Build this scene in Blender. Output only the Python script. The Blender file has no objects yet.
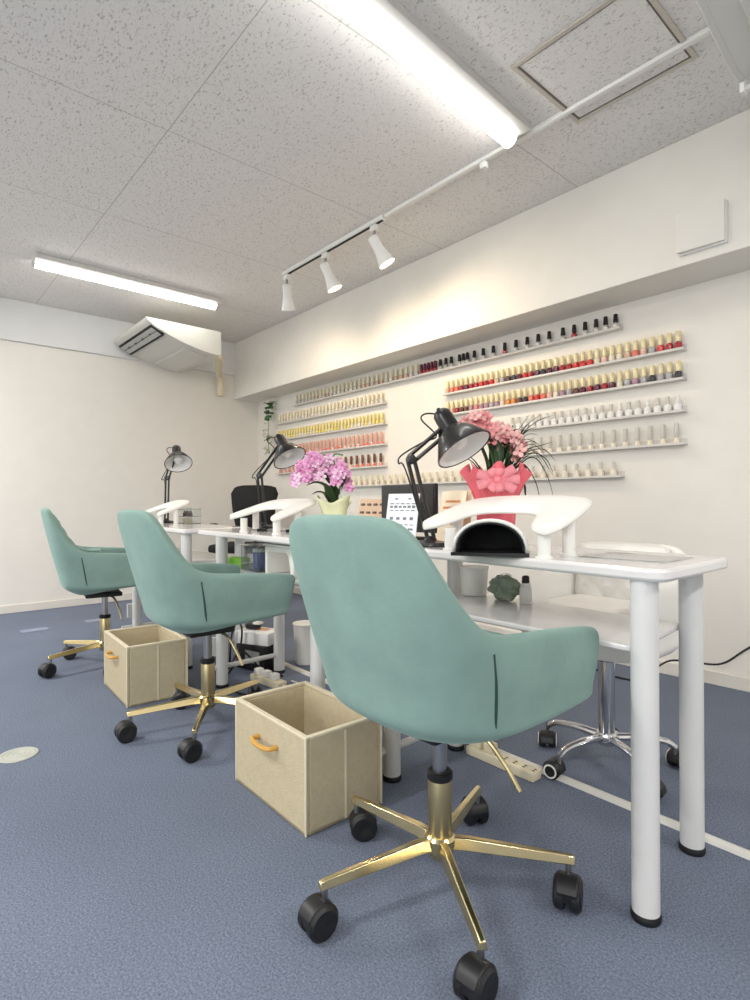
import bpy, bmesh, math, random
from mathutils import Vector, Matrix
random.seed(7)
SC = bpy.context.scene
COL = SC.collection
PI = math.pi

# ------------------------------------------------------------------ materials
def lin(c):
    return tuple((v/255/12.92) if v/255 <= .04045 else ((v/255+.055)/1.055)**2.4 for v in c)

def mat(name, rgb, rough=.5, metal=0., var=0., vscale=8., bump=0., bscale=40., sheen=0., coat=0., trans=0., spec=.5, stretch=(1, 1, 1)):
    m = bpy.data.materials.new(name); m.use_nodes = True
    nt = m.node_tree; b = nt.nodes['Principled BSDF']
    c = lin(rgb)
    b.inputs['Base Color'].default_value = (*c, 1)
    b.inputs['Roughness'].default_value = rough
    b.inputs['Metallic'].default_value = metal
    b.inputs['Specular IOR Level'].default_value = spec
    if sheen:
        b.inputs['Sheen Weight'].default_value = sheen
        b.inputs['Sheen Roughness'].default_value = .4
        b.inputs['Sheen Tint'].default_value = (*[min(1, v*1.6+.1) for v in c], 1)
    if coat:
        b.inputs['Coat Weight'].default_value = coat
        b.inputs['Coat Roughness'].default_value = .08
    if trans:
        b.inputs['Transmission Weight'].default_value = trans
        b.inputs['IOR'].default_value = 1.2
    tc = nt.nodes.new('ShaderNodeTexCoord')
    mp = nt.nodes.new('ShaderNodeMapping'); mp.inputs['Scale'].default_value = stretch
    nt.links.new(tc.outputs['Object'], mp.inputs['Vector'])
    n = nt.nodes.new('ShaderNodeTexNoise'); n.inputs['Scale'].default_value = vscale; n.inputs['Detail'].default_value = 4
    nt.links.new(mp.outputs[0], n.inputs['Vector'])
    r = nt.nodes.new('ShaderNodeValToRGB')
    v = max(var, .015)
    r.color_ramp.elements[0].position = .3; r.color_ramp.elements[1].position = .7
    r.color_ramp.elements[0].color = (*[x*(1-v) for x in c], 1)
    r.color_ramp.elements[1].color = (*[min(1, x*(1+v)) for x in c], 1)
    nt.links.new(n.outputs['Fac'], r.inputs['Fac']); nt.links.new(r.outputs[0], b.inputs['Base Color'])
    if bump:
        n2 = nt.nodes.new('ShaderNodeTexNoise'); n2.inputs['Scale'].default_value = bscale; n2.inputs['Detail'].default_value = 3
        nt.links.new(mp.outputs[0], n2.inputs['Vector'])
        bp = nt.nodes.new('ShaderNodeBump'); bp.inputs['Strength'].default_value = bump; bp.inputs['Distance'].default_value = .01
        nt.links.new(n2.outputs['Fac'], bp.inputs['Height']); nt.links.new(bp.outputs[0], b.inputs['Normal'])
    return m

def emit(name, rgb, strength):
    m = bpy.data.materials.new(name); m.use_nodes = True
    b = m.node_tree.nodes['Principled BSDF']
    b.inputs['Base Color'].default_value = (*lin(rgb), 1)
    b.inputs['Emission Color'].default_value = (*lin(rgb), 1)
    b.inputs['Emission Strength'].default_value = strength
    return m

def N(nt, kind, **kw):
    n = nt.nodes.new(kind)
    for k, v in kw.items(): setattr(n, k, v)
    return n

def math_node(nt, op, a, b=None):
    n = nt.nodes.new('ShaderNodeMath'); n.operation = op
    for i, v in enumerate((a, b)):
        if v is None: continue
        if isinstance(v, (int, float)): n.inputs[i].default_value = v
        else: nt.links.new(v, n.inputs[i])
    return n.outputs[0]

def ceiling_material():
    m = mat('rock wool ceiling tile', (236, 233, 229), .9)
    nt = m.node_tree; b = nt.nodes['Principled BSDF']
    tc = N(nt, 'ShaderNodeTexCoord')
    mp = N(nt, 'ShaderNodeMapping'); mp.inputs['Scale'].default_value = (72, 140, 72)
    nt.links.new(tc.outputs['Object'], mp.inputs['Vector'])
    ns = N(nt, 'ShaderNodeTexNoise'); ns.inputs['Scale'].default_value = 1.; ns.inputs['Detail'].default_value = 3; ns.inputs['Distortion'].default_value = .8
    nt.links.new(mp.outputs[0], ns.inputs['Vector'])
    pit = N(nt, 'ShaderNodeValToRGB')
    pit.color_ramp.elements[0].position = .33; pit.color_ramp.elements[0].color = (0, 0, 0, 1)
    pit.color_ramp.elements[1].position = .42; pit.color_ramp.elements[1].color = (1, 1, 1, 1)
    nt.links.new(ns.outputs['Fac'], pit.inputs['Fac'])
    sx = N(nt, 'ShaderNodeSeparateXYZ'); nt.links.new(tc.outputs['Object'], sx.inputs[0])
    def seam(o, off, step):
        v = math_node(nt, 'ADD', o, -off+step*50.5)
        v = math_node(nt, 'MODULO', v, step)
        v = math_node(nt, 'ABSOLUTE', math_node(nt, 'SUBTRACT', v, step/2))
        return math_node(nt, 'GREATER_THAN', v, .002)
    s = math_node(nt, 'MULTIPLY', seam(sx.outputs[0], -2.35, .9), seam(sx.outputs[1], .9, 1.8))
    h = math_node(nt, 'MULTIPLY', pit.outputs[0], s)
    mx = N(nt, 'ShaderNodeMix', data_type='RGBA')
    mx.inputs[6].default_value = (*lin((194, 190, 184)), 1); mx.inputs[7].default_value = (*lin((236, 233, 229)), 1)
    nt.links.new(h, mx.inputs[0]); nt.links.new(mx.outputs[2], b.inputs['Base Color'])
    bp = N(nt, 'ShaderNodeBump'); bp.inputs['Strength'].default_value = .6; bp.inputs['Distance'].default_value = .004
    nt.links.new(h, bp.inputs['Height']); nt.links.new(bp.outputs[0], b.inputs['Normal'])
    return m

def carpet_material():
    m = mat('blue loop carpet', (112, 120, 142), .95, spec=.15)
    nt = m.node_tree; b = nt.nodes['Principled BSDF']
    tc = N(nt, 'ShaderNodeTexCoord')
    n1 = N(nt, 'ShaderNodeTexNoise'); n1.inputs['Scale'].default_value = 210; n1.inputs['Detail'].default_value = 8; n1.inputs['Roughness'].default_value = .75
    n2 = N(nt, 'ShaderNodeTexNoise'); n2.inputs['Scale'].default_value = 1.7; n2.inputs['Detail'].default_value = 3
    for n in (n1, n2): nt.links.new(tc.outputs['Object'], n.inputs['Vector'])
    r = N(nt, 'ShaderNodeValToRGB')
    e = r.color_ramp.elements
    e[0].position = .34; e[0].color = (*lin((80, 88, 103)), 1)
    e[1].position = .66; e[1].color = (*lin((136, 145, 164)), 1)
    nt.links.new(n1.outputs['Fac'], r.inputs['Fac'])
    r2 = N(nt, 'ShaderNodeValToRGB')
    r2.color_ramp.elements[0].position = .3; r2.color_ramp.elements[0].color = (.86, .86, .86, 1)
    r2.color_ramp.elements[1].position = .7; r2.color_ramp.elements[1].color = (1, 1, 1, 1)
    nt.links.new(n2.outputs['Fac'], r2.inputs['Fac'])
    mx = N(nt, 'ShaderNodeMix', data_type='RGBA', blend_type='MULTIPLY'); mx.inputs[0].default_value = 1
    nt.links.new(r.outputs[0], mx.inputs[6]); nt.links.new(r2.outputs[0], mx.inputs[7])
    nt.links.new(mx.outputs[2], b.inputs['Base Color'])
    bp = N(nt, 'ShaderNodeBump'); bp.inputs['Strength'].default_value = .2; bp.inputs['Distance'].default_value = .002
    nt.links.new(n1.outputs['Fac'], bp.inputs['Height']); nt.links.new(bp.outputs[0], b.inputs['Normal'])
    return m

M = dict(
    wall=mat('white wallpaper', (234, 230, 222), .85, bump=.08, bscale=220, spec=.2),
    band=mat('white painted band', (228, 228, 226), .7, spec=.2),
    beam=mat('white beam paper', (234, 231, 223), .85, bump=.08, bscale=220, spec=.2),
    base=mat('white vinyl skirting', (226, 221, 212), .5),
    ceiling=ceiling_material(), carpet=carpet_material(),
    velvet=mat('teal velvet', (128, 155, 147), .75, var=.12, vscale=7, bump=.06, bscale=90, sheen=.45, spec=.2),
    piping=mat('dark teal piping', (38, 66, 62), .8),
    gold=mat('brushed gold plate', (226, 208, 160), .2, 1.),
    goldcyl=mat('satin gold tube', (190, 176, 136), .32, 1.),
    chrome=mat('chrome', (215, 215, 218), .12, 1.),
    steel=mat('grey steel tube', (168, 170, 172), .3, 1.),
    black=mat('black plastic', (22, 22, 24), .45),
    blackgloss=mat('glossy black enamel', (14, 14, 15), .34, coat=.25),
    blackfab=mat('black mesh fabric', (26, 27, 28), .85, bump=.3, bscale=300),
    rubber=mat('black rubber foot', (14, 16, 22), .6),
    white=mat('white plastic', (236, 235, 230), .35),
    whitepad=mat('white leatherette', (240, 238, 232), .45, bump=.05, bscale=150),
    desktop=mat('white marbled laminate', (226, 223, 222), .16, var=.05, vscale=4, coat=.4),
    deskleg=mat('white enamelled steel', (214, 214, 212), .32),
    whiteshade=mat('white lamp lining', (232, 230, 228), .5),
    canvas=mat('beige canvas', (190, 178, 150), .9, var=.05, vscale=60, bump=.25, bscale=260, spec=.15),
    canvasin=mat('beige canvas lining', (200, 187, 157), .9, var=.05, vscale=60, bump=.2, bscale=260, spec=.15),
    canvasrim=mat('pale canvas binding', (214, 204, 178), .85),
    handle=mat('tan leather cord', (206, 158, 74), .5),
    seal=mat('grey gap shadow', (120, 112, 102), .7),  # shadow tone painted into the hatch gap
    dark=mat('dark slot', (24, 24, 24), .7),
    louvre=mat('pale louvre', (186, 188, 184), .45),
    grille=mat('grey louvre', (150, 152, 150), .5),
    acbody=mat('ivory appliance shell', (214, 212, 204), .4),
    cream=mat('cream plastic', (222, 212, 184), .45),
    lightbase=mat('white lamp casing', (215, 213, 208), .5),
    led=emit('lit tube cover', (255, 253, 248), 12.),
    spotlens=emit('lit spot lens', (255, 226, 180), 12.),
    alu=mat('aluminium frame', (196, 190, 180), .4, .2),
    rail=mat('clear grey rail', (214, 210, 204), .3),
    pinkwrap=mat('pink tissue', (236, 112, 124), .7, var=.15, vscale=14, trans=.0),
    pinkbow=mat('pale pink ribbon', (246, 150, 160), .55, var=.12, vscale=30),
    cymbpale=mat('pale salmon petal', (246, 190, 184), .6, var=.15, vscale=50),
    phalpale=mat('pale orchid petal', (248, 206, 232), .6, var=.1, vscale=50),
    cymb=mat('salmon pink petal', (240, 156, 158), .6, var=.18, vscale=50),
    phal=mat('orchid pink petal', (238, 166, 212), .6, var=.18, vscale=50),
    petalcore=mat('deep crimson lip', (168, 50, 90), .6),
    leaf=mat('dark green leaf', (38, 62, 30), .5, var=.25, vscale=20),
    leafpale=mat('ivy green leaf', (72, 128, 62), .55, var=.3, vscale=30),
    leafcream=mat('pale cream leaf', (196, 200, 160), .6, var=.15, vscale=30),
    cello=mat('yellow green wrap', (226, 228, 186), .5, var=.1, vscale=12),
    paper=mat('white printed card', (238, 238, 238), .6),
    ink=mat('grey print', (120, 126, 136), .7),
    inkor=mat('orange print', (214, 140, 90), .7),
    creamcard=mat('cream card', (244, 226, 198), .7),
    tan=mat('tan board', (206, 176, 146), .7),
    brownnail=mat('brown swatch', (82, 56, 50), .3),
    peach=mat('peach label', (236, 178, 146), .6),
    green=mat('green packet', (130, 190, 70), .4),
    blue=mat('blue canister', (44, 68, 150), .4),
    clear=mat('frosted clear acrylic', (238, 242, 242), .06, trans=.95),
    sage=mat('sage green towel', (142, 156, 138), .9, var=.2, vscale=25, bump=.3, bscale=80),
    cable=mat('white cable duct', (218, 216, 208), .45),
    plate=mat('pale stone cover', (178, 180, 170), .7, var=.05, vscale=40),
    patch=mat('worn pale patch cover', (134, 142, 164), .85, var=.1, vscale=40),
    glassy=mat('clear bottle glass', (214, 208, 196), .12, coat=.5),
    goldcap=mat('pale gold cap', (230, 216, 172), .3, .15),
    ivorycap=mat('ivory cap', (230, 222, 196), .4),
    yellowcap=mat('yellow gold cap', (228, 214, 146), .35, .1),
    whitecap=mat('white cap', (232, 230, 226), .4),
    greycap=mat('frosted grey cap', (206, 202, 194), .4),
    rosecap=mat('rose cap', (224, 172, 154), .4),
)
LAC = {k: mat(k+' lacquer', c, .15, coat=.5) for k, c in dict(
    crimson=(170, 28, 40), scarlet=(214, 52, 44), coral=(232, 120, 96), blush=(232, 190, 176), nude=(214, 178, 150),
    plum=(98, 36, 60), mauve=(178, 140, 156), charcoal=(58, 56, 62), silver=(176, 174, 176), brown=(110, 70, 52),
    orange=(226, 148, 70), ivory=(232, 222, 202), white=(238, 236, 232), lemon=(232, 216, 130), rose=(226, 140, 134), black=(24, 22, 24)).items()}

# ------------------------------------------------------------------ geometry helpers
def bx(bm, c, s, rot=None, bev=0.):
    r = bmesh.ops.create_cube(bm, size=1)
    mtx = Matrix.Translation(c) @ (rot.to_4x4() if rot else Matrix()) @ Matrix.Diagonal((*s, 1))
    bmesh.ops.transform(bm, matrix=mtx, verts=r['verts'])
    if bev:
        es = list({e for v in r['verts'] for e in v.link_edges})
        bmesh.ops.bevel(bm, geom=es, offset=bev, segments=2, affect='EDGES', profile=.6)
    return bm

def frame_of(d):
    d = Vector(d).normalized()
    up = Vector((0, 0, 1)) if abs(d.z) < .95 else Vector((1, 0, 0))
    x = up.cross(d).normalized(); y = d.cross(x)
    return Matrix((x, y, d)).transposed()

def lathe(bm, prof, o=(0, 0, 0), d=(0, 0, 1), seg=24, cap=True, sq=None):
    """profile of (radius, height) turned about the axis d through o"""
    R = frame_of(d); o = Vector(o); rings = []
    for r, h in prof:
        ring = []
        for k in range(seg):
            a = 2*PI*k/seg
            ca, sa = math.cos(a), math.sin(a)
            if sq:
                f = 1/max(abs(ca), abs(sa)); f = 1+(f-1)*sq
                ca, sa = ca*f, sa*f
            ring.append(bm.verts.new(o + R @ Vector((r*ca, r*sa, h))))
        rings.append(ring)
    for a, b in zip(rings, rings[1:]):
        for k in range(seg):
            bm.faces.new((a[k], a[(k+1) % seg], b[(k+1) % seg], b[k]))
    if cap:
        bm.faces.new(list(reversed(rings[0]))); bm.faces.new(rings[-1])
    return bm

def cyl(bm, p0, p1, r0, r1=None, seg=16):
    p0, p1 = Vector(p0), Vector(p1)
    return lathe(bm, [(r0, 0), (r1 if r1 is not None else r0, (p1-p0).length)], p0, p1-p0, seg)

def catmull(pts, n=8, closed=False):
    P = [Vector(p) for p in pts]; out = []
    m = len(P)
    for i in range(m if closed else m-1):
        if closed: a, b, c, d = P[i-1], P[i], P[(i+1) % m], P[(i+2) % m]
        else: a, b, c, d = P[max(i-1, 0)], P[i], P[i+1], P[min(i+2, m-1)]
        for k in range(n):
            t = k/n
            out.append(.5*((2*b)+(c-a)*t+(2*a-5*b+4*c-d)*t*t+(3*b-a-3*c+d)*t**3))
    if not closed: out.append(P[-1])
    return out

def tube(bm, pts, r, seg=8, smooth=6, r1=None):
    P = catmull(pts, smooth) if smooth > 1 and len(pts) > 2 else [Vector(p) for p in pts]
    rings = []; n = len(P)
    for i, p in enumerate(P):
        d = (P[min(i+1, n-1)]-P[max(i-1, 0)])
        R = frame_of(d)
        rr = r + ((r1-r)*i/(n-1) if r1 is not None else 0)
        rings.append([bm.verts.new(p + R @ Vector((rr*math.cos(2*PI*k/seg), rr*math.sin(2*PI*k/seg), 0))) for k in range(seg)])
    for a, b in zip(rings, rings[1:]):
        # choose the rotation of b that keeps the strip untwisted
        best = min(range(seg), key=lambda s: (a[0].co-b[s].co).length)
        for k in range(seg):
            bm.faces.new((a[k], a[(k+1) % seg], b[(k+1+best) % seg], b[(k+best) % seg]))
    bm.faces.new(list(reversed(rings[0]))); bm.faces.new(rings[-1])
    return bm

def grid(bm, rows, closed=False):
    V = [[bm.verts.new(p) for p in r] for r in rows]
    for a, b in zip(V, V[1:]):
        n = len(a)
        for k in range(n if closed else n-1):
            bm.faces.new((a[k], a[(k+1) % n], b[(k+1) % n], b[k]))
    return V

def prism(bm, outline, d):
    """outline: list of 3-D points, extruded by vector d"""
    a = [bm.verts.new(p) for p in outline]; b = [bm.verts.new(Vector(p)+Vector(d)) for p in outline]
    n = len(a)
    bm.faces.new(list(reversed(a))); bm.faces.new(b)
    for k in range(n): bm.faces.new((a[k], a[(k+1) % n], b[(k+1) % n], b[k]))
    return bm

def obj(name, bm, m, parent=None, loc=(0, 0, 0), rz=0., smooth=True, bev=0., sub=0, angle=35, label=None, rot=None):
    bmesh.ops.recalc_face_normals(bm, faces=bm.faces)
    me = bpy.data.meshes.new(name); bm.to_mesh(me); bm.free()
    me.materials.append(m)
    if smooth:
        for p in me.polygons: p.use_smooth = True
        if not sub: me.set_sharp_from_angle(angle=math.radians(angle))
    o = bpy.data.objects.new(name, me); COL.objects.link(o)
    o.location = loc; o.rotation_euler = rot if rot else (0, 0, rz)
    if parent is not None: o.parent = parent
    if bev:
        md = o.modifiers.new('soft edge', 'BEVEL'); md.width = bev; md.segments = 2; md.limit_method = 'ANGLE'; md.angle_limit = math.radians(40)
    if sub:
        md = o.modifiers.new('smooth', 'SUBSURF'); md.levels = sub; md.render_levels = sub
    if label: o['label'] = label
    return o

def B(): return bmesh.new()

def tag(o, label, cat, group=None):
    o['label'] = label; o['category'] = cat
    if group: o['group'] = group
    return o

def thing(name, label, cat, loc=(0, 0, 0), rz=0., group=None):
    o = bpy.data.objects.new(name, None); COL.objects.link(o)
    o.location = loc; o.rotation_euler = (0, 0, rz); o.empty_display_size = .1
    return tag(o, label, cat, group)

def struct(name, bm, m, **k):
    o = obj(name, bm, m, **k); o['kind'] = 'structure'; return o

def copy_tree(o, parent=None):
    c = o.copy(); COL.objects.link(c)
    if parent is not None: c.parent = parent
    for ch in list(o.children): copy_tree(ch, c)
    return c

def dup(root, loc, rz, label):
    c = copy_tree(root); c.location = loc; c.rotation_euler.z = rz; c['label'] = label
    return c

# ------------------------------------------------------------------ room
WY, LX, CZ = 2.868, -5.1, 2.40
X1, Y0 = 3.2, -3.2
struct('floor', bx(B(), ((LX+X1)/2, (Y0+WY)/2, -.05), (X1-LX+.4, WY-Y0+.4, .1)), M['carpet'])
struct('ceiling', bx(B(), ((LX+X1)/2, (Y0+WY)/2, CZ+.05), (X1-LX+.4, WY-Y0+.4, .1)), M['ceiling'])
struct('wall_back', bx(B(), ((LX+X1)/2, WY+.05, 1.2), (X1-LX+.4, .1, 2.4)), M['wall'])
struct('wall_left', bx(B(), (LX-.05, (Y0+WY)/2, 1.2), (.1, WY-Y0, 2.4)), M['wall'])
struct('wall_right', bx(B(), (X1+.05, (Y0+WY)/2, 1.2), (.1, WY-Y0, 2.4)), M['wall'])
struct('wall_front', bx(B(), ((LX+X1)/2, Y0-.05, 1.2), (X1-LX+.4, .1, 2.4)), M['wall'])
struct('trim_1', bx(B(), ((LX+X1)/2, (2.6+WY)/2, (1.852+CZ)/2), (X1-LX, WY-2.6, CZ-1.852)), M['beam'], bev=.004)
struct('trim_2', bx(B(), (LX+.012, (Y0+2.6)/2, (2.085+CZ)/2), (.024, 2.6-Y0, CZ-2.085)), M['band'], bev=.003)
struct('baseboard_back', bx(B(), ((LX+X1)/2, WY-.005, .03), (X1-LX, .01, .06)), M['base'], bev=.002)
struct('baseboard_left', bx(B(), (LX+.005, (Y0+WY)/2, .03), (.01, WY-Y0-.02, .06)), M['base'], bev=.002)

# ceiling access hatch
h = thing('ceiling_hatch', 'square ceiling hatch with thin aluminium frame, above the long cable duct', 'hatch', (-.972, 1.925, CZ))
bm = B()
for s in (-1, 1):
    bx(bm, (s*.222, 0, -.004), (.016, .46, .008)); bx(bm, (0, s*.222, -.004), (.428, .016, .008))
obj('frame', bm, M['alu'], h, bev=.001)
bm = B()
for s in (-1, 1):
    bx(bm, (s*.2105, 0, -.001), (.007, .428, .003)); bx(bm, (0, s*.2105, -.001), (.414, .007, .003))
obj('gap_shadow', bm, M['seal'], h)  # grey strips stand in for the shadow in the gap around the panel
obj('panel', bx(B(), (0, 0, -.002), (.412, .412, .004)), M['ceiling'], h)

# LED ceiling lights
def led(name, label, x, y, length, rz=0.):
    t = thing(name, label, 'ceiling light', (x, y, CZ), rz, group='white tube lights on the ceiling')
    obj('casing', bx(B(), (.028, 0, -.015), (.13, length, .030), bev=.004), M['lightbase'], t)
    pr = [(.033*math.cos(a), -.030-.034*math.sin(a)) for a in [PI*k/10 for k in range(11)]]
    obj('diffuser', prism(B(), [(p[0], -length/2+.012, p[1]) for p in pr], (0, length-.024, 0)), M['led'], t)
    for s in (-1, 1):
        obj('end_cap', prism(B(), [(p[0]*1.06, s*length/2-(.012 if s > 0 else 0), p[1]-.001) for p in pr], (0, .012, 0)), M['lightbase'], t)
led('tube_light', 'large white tube light close to the ceiling hatch', -1.378, 1.38, 1.26, math.radians(4))
led('tube_light', 'small distant tube light beside the hung air conditioner', -4.115, 1.33, 1.24)

# lighting rail, cable duct, three spots
t = thing('lighting_rail', 'short white ceiling track with black slot that carries three spotlights', 'light track', (-2.79, 2.055, CZ))
obj('rail_body', bx(B(), (0, 0, -.012), (1.02, .034, .024), bev=.002), M['white'], t)
obj('slot', bx(B(), (0, -.002, -.025), (1.0, .016, .004)), M['dark'], t)
t = thing('cable_duct', 'long thin white cable duct running on along the ceiling from the light track', 'cable duct', (-1.47, 2.055, CZ))
obj('duct_cover', bx(B(), (0, 0, -.009), (1.6, .022, .018), bev=.003), M['white'], t)
obj('duct_clip', bx(B(), (-.14, .012, -.026), (.03, .03, .034), bev=.004), M['white'], t)

def spot(name, label, x, axis, lit=True):
    a = Vector(axis).normalized()
    t = thing(name, label, 'spotlight', (x, 2.055, CZ-.027), group='spotlights on the ceiling track')
    obj('adaptor', bx(B(), (0, 0, -.016), (.05, .03, .032), bev=.004), M['white'], t)
    obj('stem', cyl(B(), (0, 0, -.03), (0, 0, -.085), .008), M['steel'], t)
    o = Vector((0, 0, -.085)) - a*.012
    pr = [(.012, -.012), (.027, -.01), (.03, .0), (.03, .04), (.031, .07), (.036, .1), (.045, .132), (.05, .155), (.046, .155), (.04, .135), (.02, .12)]
    obj('lamp_head', lathe(B(), pr, o, a, 24), M['white'], t)
    if lit:
        obj('lens', lathe(B(), [(.001, .145), (.041, .142), (.043, .15), (.001, .151)], o, a, 24), M['spotlens'], t)
    L = bpy.data.lights.new('spot_beam', 'SPOT'); L.energy = 12 if lit else 5; L.color = (1, .80, .56); L.spot_size = math.radians(165); L.spot_blend = 1.; L.shadow_soft_size = .03
    lo = bpy.data.objects.new('spot_beam', L); COL.objects.link(lo); lo.parent = t
    lo.location = o + a*.165; lo.rotation_euler = (-a).to_track_quat('Z', 'Y').to_euler()
spot('spotlight', 'white spotlight at the track end close to the air conditioner, turned aside', -3.26, (-.35, .3, -.9))
spot('spotlight', 'glowing white spotlight, middle one of three on the ceiling track', -2.82, (.18, .36, -.9))
spot('spotlight', 'glowing white spotlight at the track end where the long duct begins', -2.36, (.28, .40, -.86))

# hung air conditioners
def ac(name, label, x0, x1, y0, pipe):
    t = thing(name, label, 'air conditioner', ((x0+x1)/2, y0, 2.03), group='ceiling hung air conditioners')
    L = x1-x0
    pr = [(0, .19), (0, .02), (-.02, 0), (-.12, .006), (-.28, .04), (-.40, .078), (-.50, .118), (-.565, .155), (-.585, .175), (-.59, .19)]
    pr = [(q.x, q.y) for q in catmull([(p[0], p[1], 0) for p in pr], 3)]
    obj('casing', prism(B(), [(-L/2+.018, y+.0, z) for y, z in pr], (L-.036, 0, 0)), M['acbody'], t)
    for s in (-1, 1):
        obj('side_panel', prism(B(), [(s*L/2-(.018 if s > 0 else 0), (y+.295)*1.01-.295, (z-.095)*1.015+.095) for y, z in pr], (.018, 0, 0)), M['acbody'], t, bev=.004)
    # air outlet along the curved front
    d = Vector((0, -.12, .068)).normalized(); n = Vector((0, -d.z, d.y))*-1
    R = Matrix((Vector((1, 0, 0)), d, Vector((1, 0, 0)).cross(d))).transposed()
    c = Vector((0, -.50, .117))
    sl = obj('outlet', bx(B(), c, (L-.05, .115, .02), R), M['dark'], t)
    down = R @ Vector((0, 0, -1))
    for k in (-.022, .022):
        lv = obj('louvre', bx(B(), c + R @ Vector((0, k, 0)) + down*.011*(1 if down.z < 0 else -1), (L-.07, .040, .006), R @ Matrix.Rotation(.2, 3, 'X')), M['louvre'], sl)
    for k in (-.3, -.1, .1, .3):
        obj('louvre_pin', bx(B(), c + Vector((k*L, 0, 0)) + down*.013*(1 if down.z < 0 else -1), (.010, .022, .008), R), M['dark'], sl)
    obj('intake_grille', bx(B(), (0, -.17, .011), (L-.16, .2, .012), Matrix.Rotation(-.19, 3, 'X')), M['acbody'], t, bev=.003)
    if pipe: obj('wall_bracket', bx(B(), (-L/2-.012, -.28, .12), (.03, .4, .1)), M['acbody'], t)
    for s in (() if pipe else (-1, 1)):
        for y in (-.1, -.45):
            obj('hanging_bolt', cyl(B(), (s*(L/2-.05), y, .19), (s*(L/2-.05), y, CZ-2.03), .006, seg=8), M['steel'], t)
    if pipe:
        P = [(L/2-.10, -.02, .03), (L/2-.14, .05, .02), (-L/2+.3, .22, .025), (-L/2+.09, .33, .02), (-L/2+.045, .36, -.03), (-L/2+.042, .365, -.10), (-L/2+.042, .365, -.175)]
        obj('drain_pipe', tube(B(), P, .033, 12), M['cream'], t)
    else:
        obj('corner_bracket', bx(B(), (-L/2+.008, .014, -.004), (.012, .028, .05), bev=.002), M['white'], t)
        obj('corner_bracket', bx(B(), (-L/2+.026, .02, -.014), (.05, .016, .012), bev=.002), M['white'], t)
    return t
ac('air_conditioner', 'white ceiling hung air conditioner with open louvre, in the room corner', -5.07, -4.265, 2.06, True)
ac('air_conditioner', 'shaded air conditioner underside showing beside the ceiling hatch, high over the wall panel', -.53, .32, 1.84, False)

# square panel on the beam
t = thing('wall_hatch', 'white square inspection panel standing slightly proud of the beam', 'panel', (-.882, 2.6, 1.978))
obj('frame', bx(B(), (0, -.008, 0), (.186, .016, .172), bev=.003), M['white'], t)
obj('door_panel', bx(B(), (-.002, -.028, .004), (.182, .016, .168), Matrix.Rotation(.06, 3, 'Z'), bev=.002), M['beam'], t)

# ------------------------------------------------------------------ teal chairs
RIM = [(0, -.292, .818), (.10, -.290, .818), (.165, -.281, .810), (.200, -.262, .775), (.219, -.228, .716), (.233, -.184, .658), (.242, -.138, .618), (.247, -.085, .602), (.249, 0, .597), (.250, .10, .590), (.249, .18, .581), (.247, .228, .575), (.244, .242, .570)]
BAS = [(0, -.207, .455), (.09, -.204, .455), (.15, -.190, .455), (.19, -.165, .453), (.213, -.137, .452), (.228, -.105, .450), (.237, -.07, .449), (.241, -.035, .448), (.244, .03, .448), (.245, .11, .449), (.244, .17, .451), (.242, .202, .453), (.240, .213, .455)]
UND = [(0, -.150, .388), (.065, -.148, .388), (.115, -.134, .389), (.150, -.110, .391), (.175, -.085, .394), (.19, -.06, .398), (.20, -.035, .403), (.207, 0, .409), (.213, .05, .415), (.217, .11, .421), (.217, .16, .426), (.215, .187, .430), (.213, .196, .434)]
CEN = [-.10, -.098, -.09, -.08, -.07, -.055, -.035, 0, .05, .11, .155, .180, .19]

def tub_shell(RIM, BAS, UND, CEN, t=.046, seat=.47):
    rows = []
    n = len(RIM)
    ids = [(-1, k) for k in range(n-1, 0, -1)] + [(1, k) for k in range(n)]
    for s, k in ids:
        r, b, u = Vector(RIM[k]), Vector(BAS[k]), Vector(UND[k])
        a = Vector((0, max(r.y, -.02), 0))
        d = Vector((a.x-r.x, a.y-r.y, 0))
        if k >= 6: d = Vector((-1, 0, 0))
        d.normalize()
        zc = u.z-.018
        c = Vector((.02, CEN[k], zc)) if k else Vector((0, CEN[k], zc))
        pts = [c, (c+u)/2 + Vector((0, 0, -.004)), u, (u*.35+b*.65)-d*.018+Vector((0, 0, -.012)), b, b.lerp(r, .33)-d*.006, b.lerp(r, .66)-d*.005, r+Vector((0, 0, -.016)), r+d*.008+Vector((0, 0, -.001)), r+d*(t-.008)+Vector((0, 0, -.001)), r+d*t+Vector((0, 0, -.018)), b.lerp(r, .5)+d*(t+.004), Vector((b.x, b.y, seat-.03))+d*(t+.012), Vector((c.x, c.y, seat-.035))]
        rows.append([Vector((p.x*s, p.y, p.z)) for p in pts])
    bm = B()
    V = grid(bm, rows)
    bm.faces.new(V[0]); bm.faces.new(list(reversed(V[-1])))
    return bm

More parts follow.
